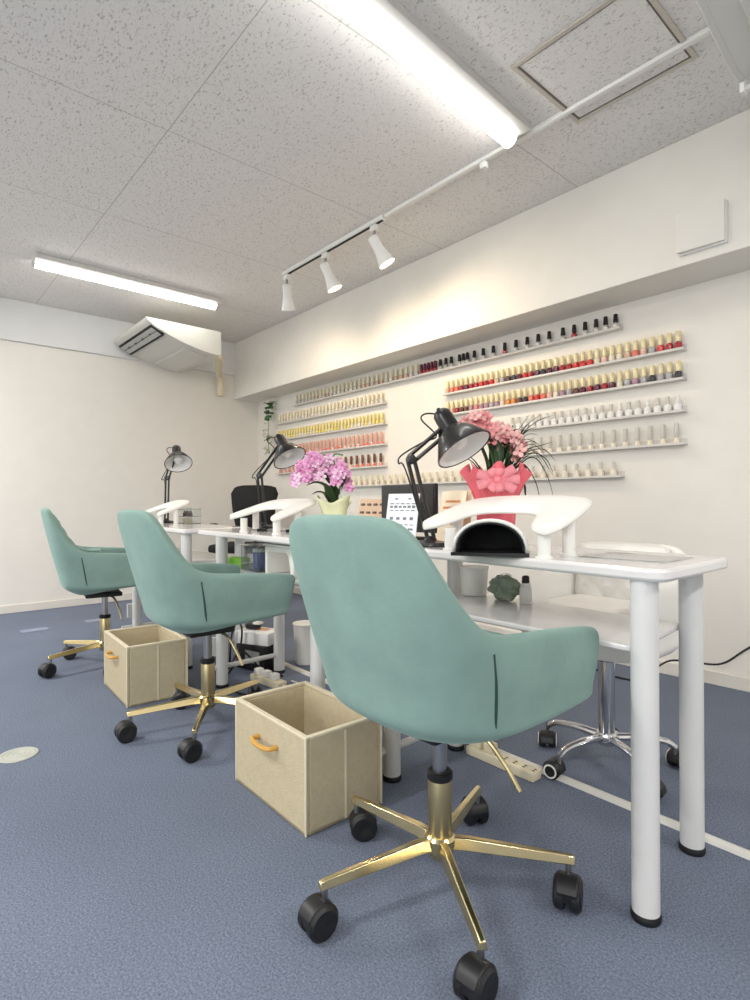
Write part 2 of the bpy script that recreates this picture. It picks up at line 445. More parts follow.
def make_star(t, n_ang, r_tip, hub_z, tip_z, mleg, mcap, wheel_r=.033, w0=.0145, w1=.0095, curved=False, hoodm=None, ringm=None):
    for k in range(5):
        a = n_ang + k*2*PI/5
        bm = B()
        if not curved:
            sec = lambda w, h: [(-w, -h), (-w*.55, h), (w*.55, h), (w, -h)]
            rows = [[(x, p[0], z+p[1]) for p in sec(w, h)] for x, z, w, h in ((.018, hub_z, w0, .012), (.06, hub_z+.001, w0*.95, .012), (r_tip-.004, tip_z+.006, w1, .009), (r_tip+.012, tip_z+.004, w1, .008))]
            V = grid(bm, rows, True); bm.faces.new(V[0]); bm.faces.new(list(reversed(V[-1])))
            leg = obj('leg', bm, mleg, t, rz=a, bev=.002)
        else:
            tube(bm, [(.02, 0, hub_z), (r_tip*.5, 0, hub_z+.004), (r_tip*.85, 0, tip_z+.014), (r_tip, 0, tip_z-.004)], .0125, 10, 5, r1=.009)
            leg = obj('leg', bm, mleg, t, rz=a)
        sw = a + random.uniform(-2.6, 2.6)
        tr = Vector((math.cos(sw), math.sin(sw), 0))*.016
        base = Vector((r_tip*math.cos(a), r_tip*math.sin(a), 0))
        # caster: hood, twin wheels, stem
        bm = B()
        yy = .022
        arc = [(-.0 + (wheel_r+.003)*math.cos(q), wheel_r+(wheel_r+.003)*math.sin(q)) for q in [math.radians(x) for x in range(25, 185, 16)]]
        prism(bm, [(x, -.0215, z) for x, z in arc]+[(-.03, -.0215, wheel_r*.8), (.03, -.0215, wheel_r*.8)], (0, .043, 0))
        c = obj('caster', bm, hoodm or M['black'], t, loc=base+tr, rz=sw, bev=.003)
        for s in (-1, 1):
            wb = B(); lathe(wb, [(.004, -.0115), (wheel_r-.004, -.0115), (wheel_r, -.007), (wheel_r, .006), (wheel_r-.006, .0115), (.012, .0115), (.004, .009)], (0, s*.0165, wheel_r), (0, s, 0), 20)
            obj('wheel', wb, M['black'], c)
            if ringm:
                rb = B(); lathe(rb, [(wheel_r*.62, .0115), (wheel_r*.8, .0115), (wheel_r*.8, .0135), (wheel_r*.62, .0135)], (0, s*.0165, wheel_r), (0, s, 0), 20, cap=False)
                obj('wheel_ring', rb, ringm, c)
        obj('stem', cyl(B(), Vector((-.016, 0, wheel_r*1.6)), Vector((-.016, 0, tip_z)), .0065, seg=10), M['steel'], c)
    return t

def make_teal():
    t = thing('swivel_chair', '-', 'chair', group='teal velvet swivel chairs at the nail desks')
    obj('shell', tub_shell(RIM, BAS, UND, CEN), M['velvet'], t, sub=2)
    # seams between back and arm panels
    for s in (-1, 1):
        P = []
        for A, k in ((UND, 4.4), (BAS, 5.05), (RIM, 6.1)):
            a, b = Vector(A[int(k)]), Vector(A[int(k)+1]); P.append(a.lerp(b, k % 1))
        pts = [P[0].lerp(P[1], .45)+Vector((.002, 0, -.004)), P[0].lerp(P[1], .75)+Vector((.003, 0, -.006)), P[1]+Vector((-.002, 0, 0)), P[1].lerp(P[2], .4)+Vector((.003, 0, 0)), P[1].lerp(P[2], .78)+Vector((.001, 0, 0))]
        obj('seam_piping', tube(B(), [(p.x*s, p.y, p.z) for p in pts], .0034, 8), M['piping'], t, label='dark seam line between back and arm')
    # seat cushion
    bm = B()
    lay = []
    for z, f in ((.44, .93), (.455, 1.), (.505, 1.), (.522, .95)):
        ring = []
        for k in range(28):
            a = 2*PI*k/28
            e = .55
            x = abs(math.cos(a))**e*math.copysign(1, math.cos(a))*.196*f
            y = abs(math.sin(a))**e*math.copysign(1, math.sin(a))*.19*f+.04
            ring.append((x, y, z))
        lay.append(ring)
    V = grid(bm, lay, True); bm.faces.new(list(reversed(V[0]))); bm.faces.new(V[-1])
    obj('seat_cushion', bm, M['velvet'], t, bev=.008)
    # quilted inner back
    outer = catmull([Vector(RIM[k]) for k in range(len(RIM)-4)], 6)
    inner = catmull([Vector(BAS[k]) for k in range(len(BAS)-4)], 6)
    rows = []
    nn = len(outer)
    for s, k in [(-1, k) for k in range(nn-1, 0, -1)] + [(1, k) for k in range(nn)]:
        r, b = outer[k], inner[k]
        d = Vector((-r.x, max(r.y, -.02)-r.y, 0)).normalized()
        row = []
        for j in range(13):
            q = j/12
            p = b.lerp(r, .08+.86*q) + d*(.05+.011*abs(math.sin(PI*k/6))**.6*abs(math.sin(PI*(q*3+.02)))**.5)
            if j == 12: p = p - d*.012
            row.append(Vector((p.x*s, p.y, p.z)))
        rows.append(row)
    bm = B(); grid(bm, rows)
    o = obj('quilted_lining', bm, M['velvet'], t)
    md = o.modifiers.new('thick', 'SOLIDIFY'); md.thickness = .008
    # mechanism, column, lever
    obj('seat_plate', bx(B(), (0, -.01, .368), (.15, .17, .02), bev=.006), M['black'], t)
    obj('column_sleeve', lathe(B(), [(.024, .075), (.0255, .08), (.0255, .242), (.024, .246)], seg=24), M['goldcyl'], t)
    obj('collar', lathe(B(), [(.026, .240), (.028, .243), (.028, .256), (.024, .259)], seg=24), M['black'], t)
    obj('gas_rod', cyl(B(), (0, 0, .25), (0, 0, .356), .0155), M['steel'], t)
    obj('hub', lathe(B(), [(.026, .085), (.032, .09), (.034, .105), (.034, .116), (.028, .122)], seg=20), M['gold'], t)
    obj('height_lever', tube(B(), [(.03, .02, .358), (.09, .035, .35), (.135, .05, .30), (.165, .058, .255)], .005, 8, 6), M['goldcyl'], t)
    make_star(t, math.radians(-32.6), .267, .106, .088, M['gold'], None)
    return t
c1 = make_teal()
c1.location = (-.836, .91, 0)
c1['label'] = 'closest teal velvet swivel chair, its back to us, beside the orange-handled canvas box'
def respin(c, deg):
    R = Matrix.Rotation(math.radians(deg), 3, 'Z')
    for ch in c.children:
        if ch.name.split('.')[0] in ('leg', 'caster'):
            ch.location = R @ ch.location; ch.rotation_euler.z += math.radians(deg)
c2 = dup(c1, (-2.012, .916, 0), math.radians(-1), 'teal velvet swivel chair standing between the two beige canvas boxes')
c3 = dup(c1, (-3.152, .870, 0), math.radians(-9), 'smallest teal velvet swivel chair, seen from the side before the bare cream wall')
respin(c3, 35)

# ------------------------------------------------------------------ canvas boxes
def make_box():
    t = thing('storage_box', '-', 'box', group='beige canvas storage boxes on the carpet')
    w, d, hgt, th = .385, .25, .243, .012
    bm = B()
    bx(bm, (0, 0, .006), (w, d, .012))
    for s in (-1, 1):
        bx(bm, (0, s*(d/2-th/2), hgt/2), (w, th, hgt)); bx(bm, (s*(w/2-th/2), 0, hgt/2), (th, d-2*th, hgt))
    obj('body', bm, M['canvas'], t, bev=.003)
    bm = B()
    for s in (-1, 1):
        bx(bm, (0, s*(d/2-th-.002), hgt/2+.004), (w-2*th, .004, hgt-.02)); bx(bm, (s*(w/2-th-.002), 0, hgt/2+.004), (.004, d-2*th-.008, hgt-.02))
    obj('lining', bm, M['canvasin'], t)
    bm = B()
    for s in (-1, 1):
        bx(bm, (0, s*(d/2-th/2), hgt+.002), (w+.003, th+.003, .008)); bx(bm, (s*(w/2-th/2), 0, hgt+.002), (th+.003, d-2*th-.003, .008))
        for q in (-1, 1): bx(bm, (s*(w/2-.001), q*(d/2-.001), hgt/2), (.006, .006, hgt))
    obj('binding', bm, M['canvasrim'], t, bev=.002)
    for s in (-1, 1): obj('side_seam', bx(B(), (s*(w/2+.0005), .0, hgt/2), (.003, .006, hgt-.01)), M['canvasrim'], t)
    bm = B()
    for s in (-1, 1): lathe(bm, [(.008, 0), (.008, .006)], (s*.05, -d/2-.001, .178), (0, -1, 0), 12)
    tube(bm, [(-.05, -d/2-.006, .178), (-.046, -d/2-.022, .178), (-.02, -d/2-.028, .176), (.02, -d/2-.028, .176), (.046, -d/2-.022, .178), (.05, -d/2-.006, .178)], .0065, 8, 5)
    obj('handle', bm, M['handle'], t, label='orange tan cord handle')
    return t
b1 = make_box()
b1.location = (-1.375, .925, 0); b1.rotation_euler.z = math.radians(-1)
b1['label'] = 'larger-looking beige canvas box with an orange handle, beside the closest teal chair'
dup(b1, (-2.60, .885, 0), math.radians(-3), 'beige canvas box between the second teal chair and the smallest one')

# ------------------------------------------------------------------ nail desks
def rounded(pts, r, n=5):
    out = []; m = len(pts)
    for i in range(m):
        p = Vector(pts[i]); a = (Vector(pts[i-1])-p); b = (Vector(pts[(i+1) % m])-p)
        a.normalize(); b.normalize()
        for k in range(n+1):
            q = k/n
            s = p + a*r; e = p + b*r
            out.append((1-q)**2*s + 2*q*(1-q)*p + q*q*e)
    return out
TZ = .708
def make_desk():
    t = thing('nail_desk', '-', 'desk', (-.98, 1.31, 0), group='white nail desks in a row along the wall')
    ol = rounded([(-.55, -.155, .682), (.53, -.19, .682), (.53, .185, .682), (-.55, .20, .682)], .035)
    o = obj('desktop', prism(B(), ol, (0, 0, TZ-.682)), M['desktop'], t, bev=.007)
    for x, y in ((.475, -.152), (.451, .156), (-.283, -.148), (-.297, .161)):
        lg = obj('leg', lathe(B(), [(.0265, .012), (.0265, .683)], (x, y, 0), seg=24), M['deskleg'], t)
        obj('foot', lathe(B(), [(.0275, 0), (.029, .004), (.029, .012), (.027, .016)], (x, y, 0), seg=24), M['rubber'], lg)
    obj('lower_shelf', prism(B(), rounded([(-.42, -.14, .525), (.448, -.14, .525), (.425, .175, .525), (-.42, .175, .525)], .015), (0, 0, .014)), M['desktop'], t, bev=.004)
    bm = B()
    for z, r in ((.09, .011),): cyl(bm, (-.288, -.235, z), (-.296, .16, z), r, seg=12)
    obj('crossbar', bm, M['deskleg'], t)
    obj('side_rail', bx(B(), (-.30, -.17, .185), (.018, .06, .085), bev=.004), M['deskleg'], t)
    obj('shelf_bracket', bx(B(), (-.36, 0, .514), (.02, .28, .018)), M['deskleg'], t)
    return t
d1 = make_desk(); d1['label'] = 'white nail desk with two round legs showing, free end of the desk row'
dup(d1, (-2.12, 1.31, 0), 0, 'white nail desk in mid row, holding blue canister and green packet')
dup(d1, (-3.266, 1.31, 0), 0, 'white nail desk farthest along the row, behind the smallest teal chair'.replace('farthest along', 'at the air conditioner end of'))

# ------------------------------------------------------------------ hand rests
def make_rest():
    t = thing('hand_rest', '-', 'hand rest', group='white padded hand rests on the nail desks')
    half = [(0, .232), (.08, .232), (.155, .222), (.204, .190), (.218, .11), (.219, .04), (.212, .002), (.19, -.014), (.16, -.012), (.134, .012), (.116, .05), (.102, .085), (.07, .108), (0, .114)]
    def pz(y): return .066+.32*y
    # strip from outer to inner contour
    outer = catmull([(x, y, 0) for x, y in half[:8]], 4); inner = catmull([(x, y, 0) for x, y in half[7:]], 4); inner.reverse()
    def sample(L, q):
        f = q*(len(L)-1); i = min(int(f), len(L)-2); return L[i].lerp(L[i+1], f-i)
    rows = []
    nS = 14
    for s in [-(k/nS) for k in range(nS, 0, -1)]+[k/nS for k in range(nS+1)]:
        q = abs(s); sg = -1 if s < 0 else 1
        a, b = sample(outer, q), sample(inner, q)
        if q == 1: b = a.lerp(sample(inner, .985), 1.); a = sample(outer, .985)
        th = .03*(1-.25*q)
        row = []
        for f, zz in ((0, 0), (.05, .6), (.25, 1), (.5, 1.08), (.75, 1), (.95, .6), (1, 0), (.92, -.55), (.5, -.62), (.08, -.55)):
            p = a.lerp(b, f); row.append(Vector((p.x*sg, p.y, pz(p.y)+zz*th*.62)))
        rows.append(row)
    bm = B(); V = grid(bm, rows, True); bm.faces.new(V[0]); bm.faces.new(list(reversed(V[-1])))
    obj('pad', bm, M['whitepad'], t, sub=1)
    for x, y in ((-.125, .022), (.172, .012), (-.175, .11), (.178, .11)):
        obj('post', lathe(B(), [(.02, 0), (.02, .004), (.0155, .006), (.0155, pz(y)-.012)], (x, y, 0), seg=18), M['white'], t)
    return t
r1 = make_rest(); r1.location = (-.905, 1.145, TZ); r1['label'] = 'white crescent hand rest arching over the black nail lamp'
dup(r1, (-2.18, 1.20, TZ), 0, 'white forked hand rest before the black desk lamp and pink orchid')
r3 = dup(r1, (-3.37, 1.19, TZ), math.radians(-4), 'pale hand rest behind the second teal chair, under the smallest desk lamp')

r3.scale = (.84, .84, 1)

# nail curing lamp
t = thing('nail_lamp', 'black-mouthed white nail curing lamp under the large hand rest', 'nail lamp', (-.867, 1.133, TZ), math.radians(33))
def arch(w, hh, n=16): return [(w*math.cos(PI*k/n), hh*abs(math.sin(PI*k/n))**.8) for k in range(n+1)]
rows = []
for y, f in ((-.04, 1.), (.0, 1.), (.03, .97), (.06, .88), (.08, .7), (.088, .4)):
    rows.append([(x*f, y, z*f+.008) for x, z in arch(.083, .074)])
bm = B(); V = grid(bm, rows); bm.faces.new(V[-1])
o = obj('housing', bm, M['white'], t); md = o.modifiers.new('thick', 'SOLIDIFY'); md.thickness = .008; md.offset = 1
rows = []
for y, f in ((-.045, 1.), (.0, .98), (.03, .94), (.055, .84), (.072, .6), (.078, .2)):
    rows.append([(x*f, y, z*f+.009) for x, z in arch(.0805, .0715)])
bm = B(); V = grid(bm, rows); bm.faces.new(V[-1])
o = obj('mouth_lining', bm, M['blackfab'], t); md = o.modifiers.new('thick', 'SOLIDIFY'); md.thickness = .003; md.offset = -1
obj('base_plate', prism(B(), [(-.092, -.053, .001), (.092, -.053, .001), (.092, .02, .001), (.05, .092, .001), (-.05, .092, .001), (-.092, .02, .001)], (0, 0, .008)), M['black'], t)

# ------------------------------------------------------------------ desk lamps
RV = Vector((.656, .755, 0)); FV = Vector((-.755, .656, 0))
def make_lamp():
    t = thing('desk_lamp', '-', 'lamp', group='black jointed desk lamps')
    obj('base', lathe(B(), [(.058, 0), (.06, .004), (.058, .012), (.02, .018), (.012, .03)], seg=28), M['blackgloss'], t)
    return t
def lamp(label, base, joint, piv, axis, r=.086, neck=.09, bowl=.07):
    """base, joint and pivot in world coordinates; axis points out of the shade"""
    b = Vector(base); J = Vector(joint)-b; Pv = Vector(piv)-b
    t = thing('desk_lamp', label, 'lamp', base, group='black jointed desk lamps')
    obj('base', lathe(B(), [(.05, 0), (.052, .004), (.05, .012), (.02, .018), (.012, .03)], seg=28), M['blackgloss'], t)
    off = RV*.010
    foot = Vector((0, 0, .025))
    lo = obj('lower_arm', cyl(B(), foot-off, J-off, _AR, seg=8), M['blackgloss'], t); obj('rod', cyl(B(), foot+off, J+off, _AR, seg=8), M['blackgloss'], lo)
    obj('spring', tube(B(), [foot.lerp(J, .1)+off*.2+Vector((.004*math.cos(k*2.1), .004*math.sin(k*2.1), .0)) + (J-foot)*.35*k/20 for k in range(21)], .0014, 6, 2), M['black'], lo)
    obj('elbow', lathe(B(), [(.004, -.017), (.015, -.015), (.015, .015), (.004, .017)], J, FV, 16), M['blackgloss'], t)
    u = (Pv-J).normalized(); nrm = FV.cross(u).normalized()*.011
    up = obj('upper_arm', cyl(B(), J-nrm*1.0, Pv-nrm, _AR, seg=8), M['blackgloss'], t); obj('rod', cyl(B(), J+nrm, Pv+nrm, _AR, seg=8), M['blackgloss'], up)
    obj('joint_plate', bx(B(), Pv, (.03, .012, .034), bev=.003), M['blackgloss'], t)
    a = Vector(axis).normalized()
    o = Pv + RV*.020 - FV*.004  + Vector((0, 0, .012))- a*.006
    sh = obj('lamp_shade', lathe(B(), [(.006, -neck*.62), (.02, -neck*.6), (.0265, -neck*.5), (.028, -neck*.3), (.028, .012), (.031, .016), (.04, .02), (.056, .034), (.068, .054), (r, .085), (r+.001, .09), (r-.003, .09), (r-.006, .083)], o, a, 32, cap=False), M['blackgloss'], t)
    obj('shade_lining', lathe(B(), [(r-.004, .0885), (.064, .056), (.05, .038), (.03, .026), (.01, .022)], o, a, 32, cap=False), M['whiteshade'], t, label='white inside of the shade')
    obj('bulb', lathe(B(), [(.012, .024), (.014, .034), (.024, .05), (.026, .062), (.018, .076), (.004, .081)], o, a, 18), M['white'], t)
    obj('switch', lathe(B(), [(.006, -neck*.62), (.006, -neck*.62-.01), (.003, -neck*.62-.012)], o, a, 12), M['black'], t)
    e = o - a*neck*.45
    obj('cord', tube(B(), [e, e-RV*.045+Vector((0, 0, .006)), e-RV*.062-Vector((0, 0, .012)), Pv-RV*.02-Vector((0, 0, .012)), J.lerp(Pv, .5)-RV*.012+Vector((0, 0, .01)), J-RV*.028+Vector((0, 0, .012)), J-RV*.036-Vector((0, 0, .012)), J-RV*.016-Vector((0, 0, .03)), foot-RV*.012], .0026, 6, 5), M['black'], t)
    return t
_AR = .0062
def cam_axis(rr, down, tow): return RV*rr + Vector((0, 0, -down)) - FV*tow
lamp('biggest black desk lamp, leaning over the hand rest beside the pink bouquet', (-1.158, 1.225, TZ), (-1.20, 1.185, .966), (-1.125, 1.245, 1.046), cam_axis(.44, .80, .34))
lamp('black desk lamp leaning over the pink orchid on the middle desk', (-2.527, 1.45, TZ), (-2.54, 1.435, .975), (-2.475, 1.51, 1.115), cam_axis(.46, .80, .34))
lamp('smallest black desk lamp, upright against the bare cream wall', (-3.66, 1.385, TZ), (-3.655, 1.39, 1.0), (-3.628, 1.425, 1.145), cam_axis(.30, .80, .55))

# ------------------------------------------------------------------ things on the desks
# black monitor
t = thing('monitor', 'black screen panel standing behind the white price card', 'monitor', (-1.43, 1.40, TZ), math.radians(0))
obj('foot', bx(B(), (0, .0, .005), (.12, .07, .01), bev=.003), M['black'], t)
obj('neck', bx(B(), (0, .012, .03), (.03, .012, .06)), M['black'], t)
obj('bezel', bx(B(), (0, 0, .11), (.272, .016, .168), bev=.004), M['black'], t)
obj('screen', bx(B(), (0, -.0085, .112), (.256, .002, .148)), M['blackgloss'], t)
# price card
t = thing('price_card', 'white printed price card on a stand before the black screen', 'card', (-1.315, 1.245, TZ), math.radians(4))
tilt = Matrix.Rotation(-.16, 3, 'X')
obj('card', bx(B(), (0, .012, .080), (.135, .003, .158), tilt, bev=.001), M['paper'], t)
obj('stand', bx(B(), (0, .03, .004), (.10, .06, .006), bev=.001), M['clear'], t)
bm = B()
def on_card(x, z, w, hh):
    c = tilt @ Vector((x, -.0018, z)) + Vector((0, .012, .08)); bx(bm, c, (w, .0008, hh), tilt)
for i, (z, n, w, hh) in enumerate(((.062, 2, .012, .006), (.046, 5, .016, .004), (.036, 6, .013, .008), (.024, 5, .016, .003), (-.002, 4, .014, .012), (-.022, 5, .015, .003), (-.036, 4, .02, .008), (-.055, 5, .014, .003))):
    for k in range(n):
        on_card(((k+.5)/n-.5)*.115, z, w, hh*random.uniform(.7, 1.1))
obj('print', bm, M['ink'], t, smooth=False)
# nail swatch board
t = thing('swatch_board', 'tan swatch board with rows of dark nail tips beside the black screen', 'board', (-1.675, 1.42, TZ), math.radians(8))
obj('board', bx(B(), (0, .02, .072), (.14, .006, .144), Matrix.Rotation(-.2, 3, 'X'), bev=.002), M['tan'], t)
tl = Matrix.Rotation(-.2, 3, 'X')
bm = B()
for r_ in range(4):
    for k in range(4):
        bx(bm, tl @ Vector((-.05+k*.033, -.0045, .05-r_*.032)) + Vector((0, .02, .072)), (.02, .004, .009), tl, bev=.002)
obj('nail_tip', bm, M['brownnail'], t)
# greeting card
t = thing('greeting_card', 'cream folded card with orange lettering, tucked behind the hand rest and nail lamp', 'card', (-1.188, 1.352, TZ), math.radians(2))
tl = Matrix.Rotation(-.2, 3, 'X')
obj('front_leaf', bx(B(), (0, .0, .083), (.10, .003, .165), tl), M['creamcard'], t)
obj('rear_leaf', bx(B(), (0, .034, .085), (.10, .003, .165), Matrix.Rotation(-.05, 3, 'X')), M['creamcard'], t)
bm = B()
for z, w in ((.05, .06), (.03, .075), (.0, .05), (-.02, .07), (-.05, .04)):
    bx(bm, tl @ Vector((0, -.002, z)) + Vector((0, 0, .083)), (w, .001, .007), tl)
obj('print', bm, M['inkor'], t, smooth=False)
# acrylic mat on the free desk
obj_m = obj('desk_mat', bx(B(), (0, 0, .0008), (.2, .16, .0016)), M['clear'], loc=(-.60, 1.33, TZ)); tag(obj_m, 'thin clear mat lying at the free end of the first desk', 'mat')

# ---- flowers
def petal(bm, c, d, up, L, W, curl=.3):
    """one rounded petal starting at c along d"""
    d = Vector(d).normalized(); s = d.cross(Vector(up)).normalized(); n = s.cross(d)
    rows = []
    for k in range(5):
        q = k/4; w = W*math.sin(PI*min(1, .12+.82*q))**.7*(.55+.6*q if q < .7 else 1.0)
        c0 = Vector(c)+d*L*q + n*curl*L*(q*q)
        rows.append([c0-s*w/2+n*.12*w, c0, c0+s*w/2+n*.12*w])
    grid(bm, rows)
def blossom(t, c, face, size, m, core):
    f = Vector(face).normalized(); R = frame_of(f)
    bm = B()
    for k in range(5):
        a = 2*PI*k/5 + random.uniform(-.15, .15)
        d = R @ Vector((math.cos(a), math.sin(a), .15)); petal(bm, c, d, f, size*.55, size*.42, .15)
    o = obj('blossom', bm, m, t)
    md = o.modifiers.new('thick', 'SOLIDIFY'); md.thickness = .0012
    bm = B(); petal(bm, Vector(c)+f*.004, R @ Vector((0, -1, .8)), f, size*.24, size*.18, .4); petal(bm, Vector(c)+f*.004, R @ Vector((.6, -.4, .9)), f, size*.2, size*.14, .3)
    obj('lip', bm, core, o)
def blade(pts, w):
    P = catmull(pts, 6); n = len(P); rows = []
    for i, p in enumerate(P):
        d = (P[min(i+1, n-1)]-P[max(i-1, 0)]).normalized()
        s = d.cross(Vector((0, 0, 1)))
        if s.length < .1: s = Vector((1, 0, 0))
        s.normalize(); q = i/(n-1)
        ww = w*(1-q**3)*.5*(.6+.4*min(1, q*5)) + .0004
        nn = s.cross(d)
        rows.append([p-s*ww, p-nn*ww*.35, p+s*ww])
    bm = B(); grid(bm, rows)
    return bm

t = thing('cymbidium_bouquet', 'salmon pink potted orchid in pink tissue with a bow and grassy leaves', 'flowers', (-1.10, 1.463, TZ))
obj('pot', lathe(B(), [(.04, 0), (.045, .004), (.055, .12), (.05, .12), (.045, .1)], seg=24), M['whitepad'], t)
# tissue: ruffled flaring cone
rows = []
for z, r, am in ((.005, .05, .002), (.06, .056, .003), (.13, .06, .004), (.165, .068, .007), (.205, .082, .010), (.235, .098, .015)):
    rows.append([((r+am*math.sin(a*9+z*14))*math.cos(a), (r+am*math.sin(a*9+z*14))*math.sin(a), z+am*1.2*math.sin(a*7+1)) for a in [2*PI*k/96 for k in range(96)]])
bm = B(); grid(bm, rows, True)
o = obj('tissue_wrap', bm, M['pinkwrap'], t); md = o.modifiers.new('thick', 'SOLIDIFY'); md.thickness = .0015
cam = -FV
bc = cam*.076+Vector((0, 0, .198))-RV*.015
bm = B()
for k in range(9):
    a = 2*PI*k/9
    d = RV*math.cos(a)+Vector((0, 0, 1))*math.sin(a)*.8+cam*.35
    L = .066 if abs(math.sin(a)) < .8 else .046
    s = d.cross(cam).normalized()
    pts = [bc, bc+d*L*.6+cam*.014, bc+d*L+cam*.004, bc+d*L*.55-cam*.006, bc+cam*.002]
    P = catmull(pts, 4)
    grid(bm, [[p-s*.014, p, p+s*.014] for p in P])
lathe(bm, [(.003, -.012), (.011, -.008), (.011, .008), (.003, .012)], bc+cam*.008, RV, 10)
o = obj('bow', bm, M['pinkbow'], t, label='pale pink ribbon bow'); md = o.modifiers.new('thick', 'SOLIDIFY'); md.thickness = .001
def sway(u, v, z): return RV*u + FV*v + Vector((0, 0, z))
leaves = []
for k in range(14):
    u = random.uniform(-.05, .06); leaves.append(([sway(u*.3, random.uniform(-.02, .02), .13), sway(u*.7, random.uniform(-.03, .03), .24), sway(u*1.3, random.uniform(-.06, .04), .31+random.uniform(0, .04)), sway(u*2.0, random.uniform(-.08, .05), .33+random.uniform(0, .05))], .014))
for e in ([(.03, 0, .22), (.08, -.01, .34), (.13, -.02, .385), (.175, -.03, .40)], [(.03, 0, .22), (.075, .02, .33), (.11, .03, .38), (.15, .03, .41)], [(.03, 0, .2), (.09, -.03, .29), (.13, -.04, .305), (.165, -.05, .315)],
          [(.03, 0, .2), (.1, -.02, .28), (.15, -.03, .265), (.175, -.03, .21)], [(.03, 0, .2), (.1, -.04, .27), (.145, -.05, .22), (.165, -.06, .14)], [(.03, 0, .2), (.09, .02, .25), (.13, .02, .2), (.15, .02, .12)],
          [(.03, 0, .2), (.1, .03, .285), (.16, .03, .30), (.20, .03, .26)], [(.03, 0, .2), (.075, 0, .25), (.09, 0, .2), (.095, 0, .13)], [(-.03, 0, .2), (-.07, .02, .26), (-.1, .03, .27), (-.125, .03, .25)], [(-.03, 0, .2), (-.06, .02, .26), (-.085, .03, .28), (-.11, .03, .28)]):
    leaves.append(([sway(*p) for p in e], .015))
for k in range(10):
    q = k/9
    leaves.append(([sway(.02, .0, .2), sway(.05+.03*q, .02*math.sin(k), .27+.05*(1-q)), sway(.085+.045*q, .03*math.sin(k*2), .30+.075*(1-q)-.02*q), sway(.11+.07*q, .03*math.sin(k*2), .31+.10*(1-q)-.11*q)], .011))
for pts, w in leaves: obj('leaf_blade', blade(pts, w), M['leaf'], t)
for k in range(3): obj('flower_stalk', tube(B(), [sway(.0, 0, .12), sway(-.01+.02*k, -.01, .26), sway(-.05+.05*k, -.02, .37+.0*k)], .003, 6, 5), M['leafpale'], t)
random.seed(21)
for k in range(60):
    q = random.random()
    u = -.10+.18*q; z = .382-.03*abs(q-.2)+random.uniform(-.05, .02)-(.075*max(0, q-.5)*random.random()*2)
    c = sway(u+random.uniform(-.01, .01), -.005+random.uniform(-.04, .035), z)
    blossom(t, c, sway(random.uniform(-.6, .6), -1, random.uniform(-.2, .7)), random.uniform(.036, .048), M['cymb' if random.random() < .6 else 'cymbpale'], M['petalcore'])

t = thing('moth_orchid', 'violet pink moth orchid with yellow-green wrap on the middle desk', 'flowers', (-1.94, 1.455, TZ))
obj('pot', lathe(B(), [(.038, 0), (.042, .004), (.05, .12), (.046, .12), (.042, .1)], seg=24), M['whitepad'], t)
rows = []
for z, r, am in ((.005, .05, .002), (.07, .053, .003), (.10, .058, .006), (.125, .066, .010), (.145, .076, .016)):
    rows.append([((r+am*math.sin(a*4+z*9))*math.cos(a), (r+am*math.sin(a*4+z*9))*math.sin(a), z+am*math.sin(a*3+1)) for a in [2*PI*k/40 for k in range(40)]])
bm = B(); grid(bm, rows, True)
o = obj('wrap', bm, M['cello'], t); md = o.modifiers.new('thick', 'SOLIDIFY'); md.thickness = .0015
for pts, w in (([(0, 0, .11), (-.03, -.03, .2), (-.075, -.04, .22), (-.115, -.05, .2)], .06), ([(0, 0, .11), (0, -.02, .19), (-.03, -.04, .235), (-.035, -.05, .255)], .05), ([(0, 0, .11), (.03, .0, .2), (.055, -.01, .25), (.06, -.02, .265)], .05), ([(0, 0, .11), (-.04, .02, .17), (-.07, .02, .18), (-.1, .02, .165)], .05)):
    obj('leaf_blade', blade([sway(*p) for p in pts], w), M['leaf'], t)
obj('support_stake', cyl(B(), sway(.022, -.01, .1), sway(.03, -.01, .28), .006, seg=10), M['white'], t)
for k in range(2): obj('flower_stalk', tube(B(), [sway(0, 0, .11), sway(.01-.02*k, -.01, .24), sway(.0-.03*k, -.02, .33), sway(.04-.13*k, -.03, .33-.02*k)], .003, 6, 5), M['leafpale'], t)
random.seed(5)
for k in range(64):
    q = random.random()
    u = -.168+.25*q
    zt = .265+.07*math.sin(PI*min(1, .1+q*.95))
    z = zt - random.random()*(.10 if q < .75 else .08)
    blossom(t, sway(u, -.02+random.uniform(-.05, .04), z), sway(random.uniform(-.5, .4), -1, random.uniform(-.2, .5)), random.uniform(.036, .046), M['phal' if random.random() < .62 else 'phalpale'], M['petalcore'])

# hanging ivy in the corner
t = thing('hanging_ivy', 'trailing green ivy strand hanging on the wall in the room corner', 'plant', (-4.77, 2.80, 1.80))
obj('hook', tube(B(), [(0, .066, .0), (0, .03, .012), (0, 0, .005), (0, 0, -.012)], .004, 8, 5), M['steel'], t)
P = [(0, 0, -.01), (.006, -.006, -.08), (-.012, 0, -.16), (.004, -.01, -.25), (-.02, 0, -.33), (0, -.005, -.42), (.01, 0, -.5)]
obj('vine', tube(B(), P, .0025, 6, 6), M['leafpale'], t)
C = catmull(P, 10); bmg, bmc = B(), B()
for k in range(70):
    q = k/69; p = C[int(q*(len(C)-1))]
    a = random.uniform(0, 2*PI)
    d = Vector((math.cos(a), math.sin(a)*.5-.3, random.uniform(-.5, .4)))
    dense = q < .38
    if not dense and random.random() < .45: continue
    petal(bmg if dense or random.random() < .15 else bmc, p, d, (0, -.4, 1), random.uniform(.05, .075), random.uniform(.045, .06), -.2)
obj('leaves', bmg, M['leafpale'], t); obj('pale_leaves', bmc, M['leafcream'], t)

